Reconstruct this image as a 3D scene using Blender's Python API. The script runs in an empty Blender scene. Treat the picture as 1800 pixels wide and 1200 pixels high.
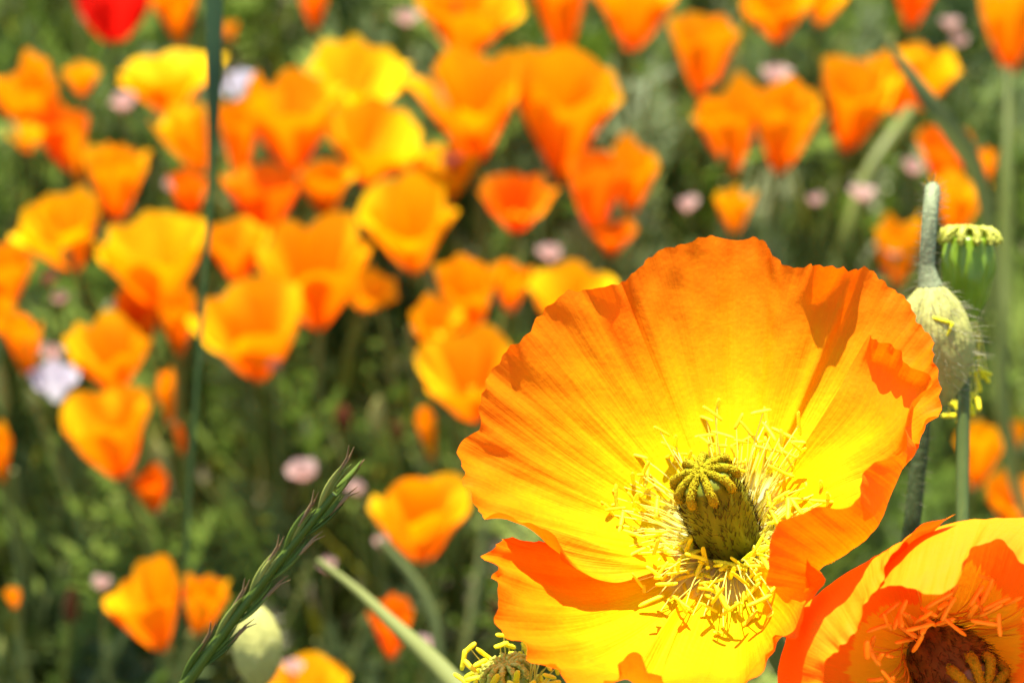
import bpy, math, random
import numpy as np
from mathutils import Vector

# ------------------------------------------------------------------ camera, sky, sun, exposure
sc = bpy.context.scene
col = sc.collection
PITCH, LENS, CAM = math.radians(30), 85.0, np.array([0.0, 0.0, 0.75])
cd = bpy.data.cameras.new('camera'); co = bpy.data.objects.new('camera', cd); col.objects.link(co)
co.location = CAM; co.rotation_euler = (math.pi/2 - PITCH, 0, 0)
cd.lens = LENS; cd.sensor_width = 36; cd.clip_start = 0.01; cd.clip_end = 400
cd.dof.use_dof = True; cd.dof.focus_distance = 0.388; cd.dof.aperture_fstop = 21
sc.camera = co
SUN = Vector((-0.05, 0.36, 0.93)).normalized()
w = bpy.data.worlds.new('World'); sc.world = w; w.use_nodes = True
sky = w.node_tree.nodes.new('ShaderNodeTexSky'); sky.sky_type = 'NISHITA'; sky.sun_disc = False
sky.sun_elevation = math.asin(SUN.z); sky.sun_rotation = math.atan2(SUN.x, SUN.y)
bg = w.node_tree.nodes['Background']; bg.inputs['Strength'].default_value = 0.10
w.node_tree.links.new(sky.outputs[0], bg.inputs[0])
sl = bpy.data.lights.new('sun', 'SUN'); sl.energy = 5.0; sl.angle = math.radians(0.53); sl.color = (1, .955, .88)
so = bpy.data.objects.new('sun', sl); col.objects.link(so); so.location = (0, 2, 6)
so.rotation_euler = SUN.to_track_quat('Z', 'Y').to_euler()
vs = sc.view_settings; vs.view_transform = 'Standard'; vs.look = 'None'; vs.gamma = 1; vs.use_curve_mapping = False
vs.exposure = 1.64
cy = sc.cycles
cy.use_denoising = True; cy.max_bounces = 10; cy.diffuse_bounces = 5; cy.transmission_bounces = 8; cy.transparent_max_bounces = 8
cy.caustics_reflective = False; cy.caustics_refractive = False; cy.sample_clamp_indirect = 6

# ------------------------------------------------------------------ helpers
K = 36/LENS/1800
RV = np.array([1.0, 0, 0]); UV_ = np.array([0, math.sin(PITCH), math.cos(PITCH)]); FV = np.array([0, math.cos(PITCH), -math.sin(PITCH)])
D0 = 0.40
def px(x, y, d): return CAM + d*(FV + RV*(x-900)*K + UV_*(600-y)*K)
def pz(x, y, dz): return px(x, y, D0 - dz*.001)          # dz in mm towards the camera
def camvec(x, y, z): v = RV*x + UV_*y - FV*z; return v/np.linalg.norm(v)
def depth_at_height(x, y, h): return (h-CAM[2])/(FV[2] + UV_[2]*(600-y)*K)
def nrm(v): v = np.asarray(v, float); return v/max(np.linalg.norm(v), 1e-12)
def frame(a):
    a = nrm(a); e = np.cross(a, [0, 0, 1.0] if abs(a[2]) < .9 else [0, 1.0, 0]); e = nrm(e); return e, np.cross(a, e), a

class MB:
    """collects vertices, faces, uv and tint for one mesh"""
    def __init__(s): s.v, s.f, s.uv, s.t, s.n = [], [], [], [], 0
    def add(s, v, f, uv=None, t=0.5):
        v = np.asarray(v, float); s.v.append(v); s.f.append(np.asarray(f, int)+s.n)
        s.uv.append(np.zeros((len(v), 2)) if uv is None else uv)
        s.t.append(np.full(len(v), t) if np.isscalar(t) else np.asarray(t)); s.n += len(v)
    def grid(s, P, uv=None, t=0.5, close=False):
        nu, nv = P.shape[:2]; i = np.arange(nu*nv).reshape(nu, nv)
        if close: i = np.concatenate([i, i[:, :1]], 1)
        f = np.stack([i[:-1, :-1], i[:-1, 1:], i[1:, 1:], i[1:, :-1]], -1).reshape(-1, 4)
        s.add(P.reshape(-1, 3), f, None if uv is None else uv.reshape(-1, 2), t)
    def tube(s, pts, rad, n=8, t=0.5, flat=1.0):
        pts = np.asarray(pts, float); m = len(pts); rad = np.broadcast_to(rad, (m,))
        tg = np.gradient(pts, axis=0); e, f, _ = frame(tg[0]); rings = []
        th = np.linspace(0, 2*math.pi, n, endpoint=False)
        for k in range(m):
            a = nrm(tg[k]); e = nrm(e - a*np.dot(e, a)); f = np.cross(a, e)
            rings.append(pts[k] + rad[k]*(np.outer(np.cos(th), e) + flat*np.outer(np.sin(th), f)))
        P = np.array(rings); uv = np.stack(np.meshgrid(np.linspace(0, 1, m), np.arange(n)/n, indexing='ij'), -1)
        s.grid(P, uv[..., ::-1], t, close=True)
        t = t if np.isscalar(t) else float(t[0])
        for k in (0, -1):
            c = np.arange(n) if k == 0 else np.arange(n)[::-1]
            s.cap(P[k][c], t)
    def cap(s, ring, t):
        n = len(ring); c = ring.mean(0)
        v = np.vstack([ring, c[None]]); idx = np.arange(n)
        f = np.stack([idx, np.full(n, n), np.full(n, n), (idx+1) % n], -1)
        s.tri(v, np.stack([(idx+1) % n, idx, np.full(n, n)], -1), t)
    def tri(s, v, f, t=0.5):
        s.add(v, np.concatenate([f, f[:, :1]*0-1-s.n], 1), None, t)     # -1 marks a triangle
    def ribbon(s, pts, wid, side, t=0.5):
        pts = np.asarray(pts, float); wid = np.broadcast_to(wid, (len(pts),))[:, None]
        P = np.stack([pts-side*wid, pts+side*wid], 1)
        uv = np.stack(np.meshgrid(np.linspace(0, 1, len(pts)), [0, 1], indexing='ij'), -1)
        s.grid(P, uv, t)
    def build(s, name, mat, parent=None, root=None, smooth=True):
        V = np.concatenate(s.v); F = np.concatenate(s.f); T = np.concatenate(s.t); U = np.concatenate(s.uv)
        r = root if root is not None else parent
        while r is not None and r.parent is not None: r = r.parent
        if r is not None: V = V - np.array(r.location)
        me = bpy.data.meshes.new(name)
        cnt = np.where(F[:, 3] < 0, 3, 4); loops = F.ravel(); loops = loops[loops >= 0]
        me.vertices.add(len(V)); me.vertices.foreach_set('co', V.astype(np.float32).ravel())
        me.loops.add(len(loops)); me.loops.foreach_set('vertex_index', loops.astype(np.int32))
        me.polygons.add(len(F)); st = np.concatenate([[0], np.cumsum(cnt)[:-1]])
        me.polygons.foreach_set('loop_start', st.astype(np.int32)); me.polygons.foreach_set('loop_total', cnt.astype(np.int32))
        if smooth: me.polygons.foreach_set('use_smooth', np.ones(len(F), bool))
        me.update(calc_edges=True)
        ul = me.uv_layers.new(name='UVMap'); ul.data.foreach_set('uv', U[loops].astype(np.float32).ravel())
        at = me.attributes.new('tint', 'FLOAT', 'POINT'); at.data.foreach_set('value', T.astype(np.float32))
        me.validate()
        o = bpy.data.objects.new(name, me); col.objects.link(o); me.materials.append(mat)
        if parent is not None: o.parent = parent
        return o
def tag(o, label=None, cat=None, group=None, kind=None):
    for k, v in (('label', label), ('category', cat), ('group', group), ('kind', kind)):
        if v: o[k] = v
    return o
def thing(name, loc, label, cat, group=None):
    o = bpy.data.objects.new(name, None); o.empty_display_size = .02; col.objects.link(o); o.location = loc
    return tag(o, label, cat, group)
def spline(P, n, t=None):
    """Catmull-Rom through P (m,...) resampled to n"""
    P = np.asarray(P, float); m = len(P)
    t = np.linspace(0, 1, m) if t is None else np.asarray(t)
    tan = np.zeros_like(P)
    sh = (-1,)+(1,)*(P.ndim-1)
    dt = np.diff(t).reshape(sh); sec = np.diff(P, axis=0)/dt
    tan[1:-1] = (sec[:-1]*dt[1:]+sec[1:]*dt[:-1])/(dt[1:]+dt[:-1]); tan[0] = sec[0]; tan[-1] = sec[-1]
    s = np.linspace(0, 1, n); i = np.clip(np.searchsorted(t, s, 'right')-1, 0, m-2)
    h = (t[i+1]-t[i]); x = ((s-t[i])/h).reshape(sh); h = h.reshape(sh)
    return (2*x**3-3*x**2+1)*P[i] + (x**3-2*x**2+x)*h*tan[i] + (-2*x**3+3*x**2)*P[i+1] + (x**3-x**2)*h*tan[i+1]
class Noise2:
    def __init__(s, rng, n, fu, fv):
        s.a = rng.uniform(.4, 1, n); s.fu = rng.uniform(-fu, fu, n); s.fv = rng.uniform(fv*.35, fv, n); s.p = rng.uniform(0, 6.28, n)
        s.k = 1/np.sqrt((s.a**2).sum()/2)
    def __call__(s, u, v): return s.k*sum(a*np.sin(fu*u*6.28+fv*v*6.28+p) for a, fu, fv, p in zip(s.a, s.fu, s.fv, s.p))

# ------------------------------------------------------------------ materials
def newmat(name):
    m = bpy.data.materials.new(name); m.use_nodes = True; n = m.node_tree; n.nodes.clear()
    out = n.nodes.new('ShaderNodeOutputMaterial')
    def N(t, **kw):
        x = n.nodes.new(t)
        for k, v in kw.items(): setattr(x, k, v)
        return x
    def L(a, b): n.links.new(a, b)
    return m, N, L, out
def ramp(N, stops, interp='LINEAR'):
    r = N('ShaderNodeValToRGB'); e = r.color_ramp.elements; r.color_ramp.interpolation = interp
    while len(e) < len(stops): e.new(.5)
    for x, (p, c) in zip(e, stops): x.position = p; x.color = (*c, 1)
    return r
def math_(N, L, op, a, b):
    m = N('ShaderNodeMath', operation=op)
    for i, v in enumerate((a, b)):
        if isinstance(v, (int, float)): m.inputs[i].default_value = v
        else: L(v, m.inputs[i])
    return m.outputs[0]
def leafy(name, stops, trans=.4, rough=.5, spec=.25, tcol=None, noise=(60, .35), bump=0.0, streak=False):
    """thin plant tissue: diffuse + gloss on the surface, light passing through"""
    m, N, L, out = newmat(name)
    at = N('ShaderNodeAttribute', attribute_name='tint'); tc = N('ShaderNodeTexCoord')
    nz = N('ShaderNodeTexNoise'); nz.inputs['Scale'].default_value = noise[0]; nz.inputs['Detail'].default_value = 3
    if streak:
        mp = N('ShaderNodeMapping'); mp.inputs['Scale'].default_value = (40, 3, 1); L(tc.outputs['UV'], mp.inputs[0]); L(mp.outputs[0], nz.inputs['Vector']); nz.inputs['Scale'].default_value = 1
    else: L(tc.outputs['Object'], nz.inputs['Vector'])
    v = math_(N, L, 'ADD', at.outputs['Fac'], math_(N, L, 'MULTIPLY', math_(N, L, 'SUBTRACT', nz.outputs[0], .5), noise[1]))
    r = ramp(N, stops); L(v, r.inputs[0])
    p = N('ShaderNodeBsdfPrincipled'); L(r.outputs[0], p.inputs['Base Color']); p.inputs['Roughness'].default_value = rough
    p.inputs['Specular IOR Level'].default_value = spec
    if bump:
        b = N('ShaderNodeBump'); b.inputs['Strength'].default_value = bump; b.inputs['Distance'].default_value = .001
        L(nz.outputs[0], b.inputs['Height']); L(b.outputs[0], p.inputs['Normal'])
    if trans > 0:
        t = N('ShaderNodeBsdfTranslucent'); mx = N('ShaderNodeMixShader'); mx.inputs[0].default_value = trans
        if tcol:
            mc = N('ShaderNodeMix', data_type='RGBA', blend_type='MULTIPLY'); mc.inputs[0].default_value = 1
            L(r.outputs[0], mc.inputs[6]); mc.inputs[7].default_value = (*tcol, 1); L(mc.outputs[2], t.inputs[0])
        else: L(r.outputs[0], t.inputs[0])
        L(p.outputs[0], mx.inputs[1]); L(t.outputs[0], mx.inputs[2]); L(mx.outputs[0], out.inputs[0])
    else: L(p.outputs[0], out.inputs[0])
    return m
def petal_mat(name, stops, trans=.45, tmul=(1, .72, .5), streak=(70, 2.2), bump=.35, blotch=None, spec=.06, rough=.55, jag=.05):
    """u runs from the petal's foot to its rim in UV.y, v across it in UV.x"""
    m, N, L, out = newmat(name)
    tc = N('ShaderNodeTexCoord'); sp = N('ShaderNodeSeparateXYZ'); L(tc.outputs['UV'], sp.inputs[0])
    mp = N('ShaderNodeMapping'); mp.inputs['Scale'].default_value = (streak[0], streak[1], 1); L(tc.outputs['UV'], mp.inputs[0])
    nz = N('ShaderNodeTexNoise'); nz.inputs['Scale'].default_value = 1; nz.inputs['Detail'].default_value = 4; L(mp.outputs[0], nz.inputs['Vector'])
    n2 = N('ShaderNodeTexNoise'); n2.inputs['Scale'].default_value = 130; n2.inputs['Detail'].default_value = 4; L(tc.outputs['Object'], n2.inputs['Vector'])
    j = math_(N, L, 'MULTIPLY', math_(N, L, 'SUBTRACT', nz.outputs[0], .5), jag*2)
    n3 = N('ShaderNodeTexNoise'); n3.inputs['Scale'].default_value = 1100; n3.inputs['Detail'].default_value = 3; L(tc.outputs['Object'], n3.inputs['Vector'])
    k = math_(N, L, 'ADD', math_(N, L, 'MULTIPLY', math_(N, L, 'SUBTRACT', n2.outputs[0], .5), .30), math_(N, L, 'MULTIPLY', math_(N, L, 'SUBTRACT', n3.outputs[0], .5), .16))
    v = math_(N, L, 'ADD', sp.outputs[1], j)
    r = ramp(N, stops); L(math_(N, L, 'ADD', v, k), r.inputs[0]); c = r.outputs[0]
    if blotch:
        b = N('ShaderNodeMapRange'); b.interpolation_type = 'SMOOTHSTEP'; L(v, b.inputs[0])
        b.inputs[1].default_value = blotch[0]; b.inputs[2].default_value = blotch[1]
        mc = N('ShaderNodeMix', data_type='RGBA'); L(b.outputs[0], mc.inputs[0]); mc.inputs[6].default_value = (*blotch[2], 1); L(c, mc.inputs[7]); c = mc.outputs[2]
    p = N('ShaderNodeBsdfPrincipled'); L(c, p.inputs['Base Color']); p.inputs['Roughness'].default_value = rough; p.inputs['Specular IOR Level'].default_value = spec
    hgt = math_(N, L, 'ADD', nz.outputs[0], math_(N, L, 'ADD', math_(N, L, 'MULTIPLY', n2.outputs[0], .6), math_(N, L, 'MULTIPLY', n3.outputs[0], .5)))
    b = N('ShaderNodeBump'); b.inputs['Strength'].default_value = bump; b.inputs['Distance'].default_value = .0006; L(hgt, b.inputs['Height'])
    t = N('ShaderNodeBsdfTranslucent'); mc = N('ShaderNodeMix', data_type='RGBA', blend_type='MULTIPLY'); mc.inputs[0].default_value = 1
    L(c, mc.inputs[6]); mc.inputs[7].default_value = (*tmul, 1); L(mc.outputs[2], t.inputs[0])
    L(b.outputs[0], p.inputs['Normal']); L(b.outputs[0], t.inputs['Normal'])
    mx = N('ShaderNodeMixShader'); mx.inputs[0].default_value = trans; L(p.outputs[0], mx.inputs[1]); L(t.outputs[0], mx.inputs[2]); L(mx.outputs[0], out.inputs[0])
    return m
M = {}
OR = [(0, (.93, .80, .006)), (.30, (.94, .68, .002)), (.52, (.94, .43, .002)), (.76, (.93, .275, .002)), (1, (.92, .185, .002))]  # pigment from foot to rim; yellow heart also has strong sunlight painted in
M['poppy'] = petal_mat('poppy_petal', OR, blotch=(.12, .21, (.93, .90, .38)), trans=.45, tmul=(1, .62, .4))  # real pale blotch, whitened so its colour also carries a glossy highlight
M['poppy2'] = petal_mat('poppy_petal_deep', [(0, (.92, .40, .01)), (.5, (.93, .27, .006)), (1, (.93, .22, .005))], blotch=(.27, .29, (.90, .66, .012)), trans=.34, tmul=(1, .52, .3))
M['cal'] = petal_mat('field_poppy_petal', [(0, (.9, .19, .003)), (.3, (.92, .27, .003)), (.7, (.93, .40, .003)), (1, (.94, .52, .004))], trans=.30, tmul=(1, .5, .25), streak=(25, 1.5))  # rim stops yellower, painting the sunlit lips into the petal colour
M['calgold'] = petal_mat('field_poppy_petal_gold', [(0, (.92, .24, .003)), (.4, (.94, .40, .003)), (1, (.94, .57, .004))], trans=.32, tmul=(1, .55, .25), streak=(25, 1.5))
M['caldeep'] = petal_mat('field_poppy_petal_deep', [(0, (.87, .15, .003)), (.5, (.90, .21, .003)), (1, (.92, .31, .004))], trans=.4, tmul=(1, .5, .3), streak=(25, 1.5))
M['withered'] = petal_mat('withered_petal', [(0, (.16, .05, .02)), (1, (.30, .08, .02))], trans=.2, tmul=(1, .6, .5), streak=(25, 1.5))
M['red'] = petal_mat('red_petal', [(0, (.55, .008, .004)), (1, (.75, .018, .01))], trans=.4, tmul=(1, .6, .5), streak=(25, 1.5))
M['pink'] = petal_mat('pink_petal', [(0, (.45, .24, .18)), (1, (.66, .47, .39))], trans=.4, tmul=(1, .8, .8), streak=(20, 1.5))
M['white'] = petal_mat('white_petal', [(0, (.45, .46, .33)), (.3, (.55, .53, .57)), (1, (.58, .55, .60))], trans=.35, tmul=(1, 1, 1), streak=(20, 1.5))
M['anther'] = leafy('anther_yellow', [(0, (.88, .70, .008)), (1, (.94, .89, .02))], trans=.25, rough=.6, noise=(900, .3), bump=.2)
M['filament'] = leafy('filament_yellow', [(0, (.88, .78, .10)), (1, (.94, .89, .22))], trans=.35, rough=.5)
M['anther2'] = leafy('anther_orange', [(0, (.88, .48, .015)), (1, (.94, .68, .03))], trans=.25, rough=.6, noise=(900, .3), bump=.2)
M['filament2'] = leafy('filament_orange', [(0, (.80, .42, .01)), (1, (.92, .64, .03))], trans=.35, rough=.5)
M['ovary'] = leafy('ovary_green', [(0, (.10, .115, .006)), (1, (.19, .205, .012))], trans=0, rough=.34, spec=.12, noise=(300, .6), bump=.1)
M['ovary_dark'] = leafy('ovary_dark', [(0, (.09, .05, .01)), (1, (.16, .10, .015))], trans=0, rough=.4, spec=.4, noise=(300, .6))
M['stigma'] = leafy('stigma_fuzz', [(0, (.24, .19, .004)), (1, (.46, .37, .010))], trans=.1, rough=.9, spec=.05, noise=(2500, 1.2), bump=.6)
M['bristle'] = leafy('bristle_brown', [(0, (.03, .012, .004)), (1, (.06, .028, .008))], trans=0, rough=.5)
M['stem'] = leafy('poppy_stem', [(0, (.05, .09, .018)), (1, (.14, .18, .04))], trans=0, rough=.5, noise=(200, .5))
M['stem_far'] = leafy('field_stem', [(0, (.08, .105, .014)), (.5, (.18, .195, .03)), (1, (.29, .31, .09))], trans=.12, rough=.5, noise=(60, .4))
M['bud'] = leafy('bud_skin', [(0, (.23, .235, .045)), (1, (.42, .40, .105))], trans=.0, rough=.7, noise=(450, .9), bump=.5)
M['budhair'] = leafy('bud_hair', [(0, (.10, .06, .05)), (.45, (.22, .2, .1)), (1, (.5, .48, .3))], trans=.3, rough=.5)
M['budstem'] = leafy('bud_stem', [(0, (.04, .06, .012)), (.45, (.12, .15, .06)), (1, (.27, .30, .15))], trans=0, rough=.7, noise=(900, .9), bump=.3)
M['capsule'] = leafy('capsule_green', [(0, (.08, .14, .005)), (.6, (.21, .33, .012)), (1, (.34, .46, .03))], trans=.1, rough=.3, spec=.4, noise=(170, .9), bump=.3)
M['crown'] = leafy('capsule_crown', [(0, (.32, .34, .03)), (1, (.62, .60, .08))], trans=.1, rough=.5, noise=(900, .8), bump=.4)
M['grass_spike'] = leafy('grass_spikelet', [(0, (.035, .07, .006)), (.6, (.12, .18, .018)), (1, (.34, .35, .07))], trans=.25, rough=.4, noise=(1, .5), streak=True, bump=.15)
M['awn'] = leafy('awn_tan', [(0, (.22, .13, .05)), (1, (.36, .24, .10))], trans=.2, rough=.5)
M['blade'] = leafy('grass_blade', [(0, (.025, .06, .02)), (1, (.07, .12, .04))], trans=.3, rough=.4, streak=True, noise=(1, .5))
M['pale_blade'] = leafy('pale_blade', [(0, (.10, .13, .035)), (1, (.21, .225, .055))], trans=.25, rough=.5, streak=True, noise=(1, .4))
M['foliage'] = leafy('field_foliage', [(0, (.045, .065, .012)), (.35, (.11, .155, .045)), (.7, (.20, .245, .10)), (1, (.32, .35, .17))], trans=.45, rough=.5, noise=(14, .6), tcol=(1.1, 1.25, .5))
M['grass'] = leafy('field_grass', [(0, (.06, .07, .01)), (.5, (.15, .155, .03)), (1, (.25, .24, .06))], trans=.4, rough=.5, noise=(10, .6), tcol=(1.2, 1.15, .4))
def soil_mat():
    m, N, L, out = newmat('soil'); tc = N('ShaderNodeTexCoord')
    nz = N('ShaderNodeTexNoise'); nz.inputs['Scale'].default_value = 9; nz.inputs['Detail'].default_value = 8; L(tc.outputs['Object'], nz.inputs['Vector'])
    r = ramp(N, [(.3, (.03, .024, .010)), (.5, (.06, .05, .022)), (.7, (.12, .10, .05))]); L(nz.outputs[0], r.inputs[0])
    p = N('ShaderNodeBsdfPrincipled'); L(r.outputs[0], p.inputs['Base Color']); p.inputs['Roughness'].default_value = .95
    b = N('ShaderNodeBump'); b.inputs['Distance'].default_value = .02; L(nz.outputs[0], b.inputs['Height']); L(b.outputs[0], p.inputs['Normal']); L(p.outputs[0], out.inputs[0])
    return m
M['soil'] = soil_mat()

# ------------------------------------------------------------------ ground
rng = np.random.default_rng(7)
g = MB(); n = 90
ax = np.concatenate([-np.geomspace(120, 1.6, 14), np.linspace(-1.5, 1.5, n), np.geomspace(1.6, 120, 14)])
ay = np.concatenate([-np.geomspace(120, .5, 12), np.linspace(-.4, 3.2, n), np.geomspace(3.3, 150, 16)])
X, Y = np.meshgrid(ax, ay, indexing='ij'); nz = Noise2(rng, 14, 1.3, 1.6)
Z = .012*nz(X, Y)*np.exp(-(np.abs(X)+np.abs(Y))/20)
g.grid(np.stack([X, Y, Z], -1)); tag(g.build('ground', M['soil']), 'dark bare soil under the wildflower meadow', 'ground', kind='structure')

# ------------------------------------------------------------------ large poppies from rim outlines
def sheet(cols, O, axis, foot=.004, nu=64, nv=150, seed=0, crinkle=1.0, rimnoise=1.0, bowl=.18, rise=1.4, ptfun=pz):
    """cols: each a list of (px,py,dz) control points after the foot; a single point gets a bowl profile"""
    rs = np.random.default_rng(seed); A = nrm(axis); curves = []
    for c in cols:
        curl = c[0][3] if len(c[0]) > 3 else 0
        P = [ptfun(*q[:3]) for q in c]
        first = P[0]-O; hp = first-A*np.dot(first, A); B = O+nrm(hp)*foot
        if len(P) == 1:
            h = P[0]-B; ha = np.dot(h, A); hpv = h-A*ha; u = np.linspace(0, 1, nu)[:, None]
            curves.append(B + hpv*(u*(1+bowl)-bowl*u*u) + A*ha*(.15*u+.85*u**rise) - FV*curl*.001*np.clip((u-.84)/.16, 0, 1)**1.4)
        else:
            Q = np.array([B]+P); d = np.concatenate([[0], np.cumsum(np.linalg.norm(np.diff(Q, axis=0), axis=1))])
            curves.append(spline(Q, nu, d/d[-1]))
    S = np.array(curves)                                   # (cols, nu, 3)
    d = np.linalg.norm(np.diff(S[:, -1], axis=0), axis=1)*.6+np.linalg.norm(np.diff(S[:, nu//2], axis=0), axis=1)*.4
    t = np.concatenate([[0], np.cumsum(d)]); length = t[-1]; t /= t[-1]
    G = spline(S, nv, t).transpose(1, 0, 2)                # (nu, nv, 3)
    u = np.linspace(0, 1, nu)[:, None]*np.ones((1, nv)); v = np.ones((nu, 1))*np.linspace(0, 1, nv)[None]
    du = np.gradient(G, axis=0); dv = np.gradient(G, axis=1); Nn = np.cross(du, dv); Nn /= np.linalg.norm(Nn, axis=2, keepdims=True)+1e-12
    T = du/(np.linalg.norm(du, axis=2, keepdims=True)+1e-12)
    kv = length/.03
    w1, w2, w3, w4, w5 = Noise2(rs, 10, 1.2, 5*kv), Noise2(rs, 12, 1.5, 14*kv), Noise2(rs, 14, 2, 4.5*kv), Noise2(rs, 14, 2, 13*kv), Noise2(rs, 14, 7, 5*kv)
    off = crinkle*(.00016*w1(u, v)*u**1.5 + .000030*w2(u, v)*(.25+u) + .00016*w5(u, v)*u**3)
    off = off + rimnoise*(.00055*w3(v*0, v)*u**9 + .00022*w4(v*0, v)*u**14)
    ext = rimnoise*(.00020*w3(v*0+3, v*1.3)+.00015*w4(v*0+5, v*1.5))*u**14
    G = G + Nn*off[..., None] + T*ext[..., None]
    m = MB(); m.grid(G, np.stack([v*length/.05+seed*.37, u], -1)); return m
def blob_pts(c, r, k, rs):
    d = rs.normal(size=(k, 3)); d /= np.linalg.norm(d, axis=1)[:, None]; return c+d*r
OCT = (np.array([[1, 0, 0], [0, 1, 0], [0, 0, 1], [-1, 0, 0], [0, -1, 0], [0, 0, -1]], float),
       np.array([[0, 1, 2], [1, 3, 2], [3, 4, 2], [4, 0, 2], [1, 0, 5], [3, 1, 5], [4, 3, 5], [0, 4, 5]]))
def pistil(parent, O, axis, Rr, H, nray, seed, mat, stigmat, nhair=760, hairlen=.0027):
    rs = np.random.default_rng(seed); e, f, a = frame(axis); m = MB(); nt, nh = 54, 40
    th = np.linspace(0, 2*math.pi, nt, endpoint=False); prof = []
    for k in range(nh):
        s = k/(nh-1)
        if s < .8: h = s/.8*H; r = Rr*(.94+.22*math.sin(math.pi*min(1, (s+.12)/.9))-.09*max(0, s-.5)/.3)
        else: q = (s-.8)/.2; h = H+Rr*.36*math.sin(q*math.pi/2); r = Rr*.89*math.cos(q*math.pi/2*.98)
        rr = r*(1+.035*np.cos(nray*th))
        prof.append(O + a*h + np.outer(np.cos(th)*rr, e)+np.outer(np.sin(th)*rr, f))
    m.grid(np.array(prof), close=True, t=.5); body = m.build('ovary', mat, parent)
    for k in range(nray):                                   # fuzzy stigma rays over the top and down the shoulder
        ph = (k+.5+rs.normal(0, .05))*2*math.pi/nray; dr = e*math.cos(ph)+f*math.sin(ph); pts = []
        for q in np.linspace(0, 1, 18):
            if q < .74: x = q/.74; pts.append(O+a*(H+Rr*.42-Rr*.36*x**2.2*.9)+dr*Rr*(.02+1.0*x))
            else: x = (q-.74)/.26; pts.append(O+a*(H+Rr*.09-Rr*.34*x)+dr*Rr*(1.02+.05*x))
        pts = np.array(pts)+rs.normal(0, .00006, (18, 3)); rad = Rr*.15*np.concatenate([np.linspace(.7, 1.05, 15), [1.1, 1, .6]])
        r = MB(); r.tube(pts, rad, 10, t=.45)
        for _ in range(340):
            i = rs.integers(0, 18); c = blob_pts(pts[i], rad[i]*1.02, 1, rs)[0]
            r.tri(c+OCT[0]*rs.uniform(.00009, .00020), OCT[1], t=float(rs.uniform(.1, 1)))
        r.build('stigma_ray', stigmat, body)
    hb = MB()
    for _ in range(nhair):
        ph = rs.uniform(0, 6.283); h = rs.uniform(-.05, .93)*H; dr = e*math.cos(ph)+f*math.sin(ph)
        s = max(h, 0)/H*.8; r0 = Rr*(.94+.22*math.sin(math.pi*min(1, (s+.12)/.9))-.09*max(0, s-.5)/.3); p0 = O+a*h+dr*r0*.98
        ln = hairlen*rs.uniform(.6, 1.2); d1 = nrm(a*1.0+dr*rs.uniform(.15, .6)+np.cross(a, dr)*rs.normal(0, .25)); d2 = nrm(d1+dr*rs.normal(.1, .25))
        hb.tube([p0, p0+d1*ln*.5, p0+d1*ln*.5+d2*ln*.5], [.00006, .00005, .00002], 3, t=float(rs.uniform(0, 1)))
    tag(hb.build('bristles', M['bristle'], body), 'dark brown bristles on the green ovary', kind='stuff')
    return body
def anther_mesh(m, c, d, ln, r, t):
    s = np.array([-.5, -.46, -.3, 0, .3, .46, .5]); d = nrm(d); e, f, _ = frame(d)
    bend = e*ln*.03
    pts = [c+d*ln*x+bend*(1-4*x*x) for x in s]; m.tube(pts, r*np.array([.25, .75, 1, .95, 1, .72, .2]), 7, t=t, flat=.7)
def stamen(parent, p0, p1, out, a, rs, fm, am, aln=.0040, ar=.00038):
    mid = (p0+p1)/2 + a*np.linalg.norm(p1-p0)*rs.uniform(.02, .16)+rs.normal(0, .0004, 3)
    P = spline([p0, mid, p1], 9); m = MB(); m.tube(P, np.linspace(.00012, .00009, 9), 4, t=float(rs.uniform(0, 1)))
    fo = m.build('filament', fm, parent)
    d = nrm(nrm(P[-1]-P[-2])*rs.uniform(-.2, .9)+rs.normal(0, .75, 3)); m = MB()
    anther_mesh(m, p1+d*aln*rs.uniform(.0, .25), d, aln*rs.uniform(.75, 1.2), ar*rs.uniform(.85, 1.15), float(rs.uniform(.1, 1)))
    m.build('anther', am, fo)

# --- the wide open poppy
O1 = pz(1284, 952, 0); AX1 = camvec(-.22, .62, .75)
B1 = np.array([O1[0]+.012, O1[1]+.05, 0])
big = thing('open_poppy', B1, 'large wide open orange poppy with yellow heart and bristly green ovary', 'poppy')
PA = [[(1058, 575, -10.9)], [(1078, 512, -12.4)], [(1105, 482, -12.2)], [(1150, 450, -13)], [(1190, 432, -13)], [(1215, 421, -14)], [(1245, 416, -14)], [(1290, 420, -15)], [(1332, 421, -14)], [(1358, 440, -13)], [(1380, 464, -10.7)], [(1402, 469, -9.5, 1.4)], [(1424, 468, -9, 2.8)], [(1447, 473, -9, 3.2)], [(1474, 470, -9, 2.6)], [(1495, 471, -7.5)], [(1524, 470, -9.5)], [(1548, 490, -9.0)], [(1576, 516, -7.3)], [(1604, 540, -5.8)], [(1619, 570, -4.0)], [(1640, 610, -1.0)], [(1648, 645, 0.9)], [(1651, 690, 4.0)], [(1642, 738, 7.2)], [(1622, 770, 10.0)], [(1596, 800, 11.8)]]
PB = [[(1094, 502, -9)], [(1070, 503, -8.5)], [(1042, 506, -8)], [(985, 520, -6)], [(948, 557, -4)], [(925, 590, -2)], [(893, 612, -1)], [(868, 652, 1)], [(848, 690, 2)], [(838, 722, 3)], [(843, 755, 4)], [(818, 772, 5)], [(803, 792, 6)], [(813, 826, 8)], [(823, 866, 12)], [(836, 893, 13)], [(1100, 965, 9), (925, 915, 14), (866, 904, 18)], [(1130, 985, 9), (955, 945, 14), (910, 909, 20)], [(1145, 995, 9), (990, 978, 14), (950, 937, 21)], [(1150, 1000, 9), (1020, 1003, 15), (984, 958, 21)], [(1165, 1000, 9), (1080, 1022, 14), (1008, 988, 20)]]
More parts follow.
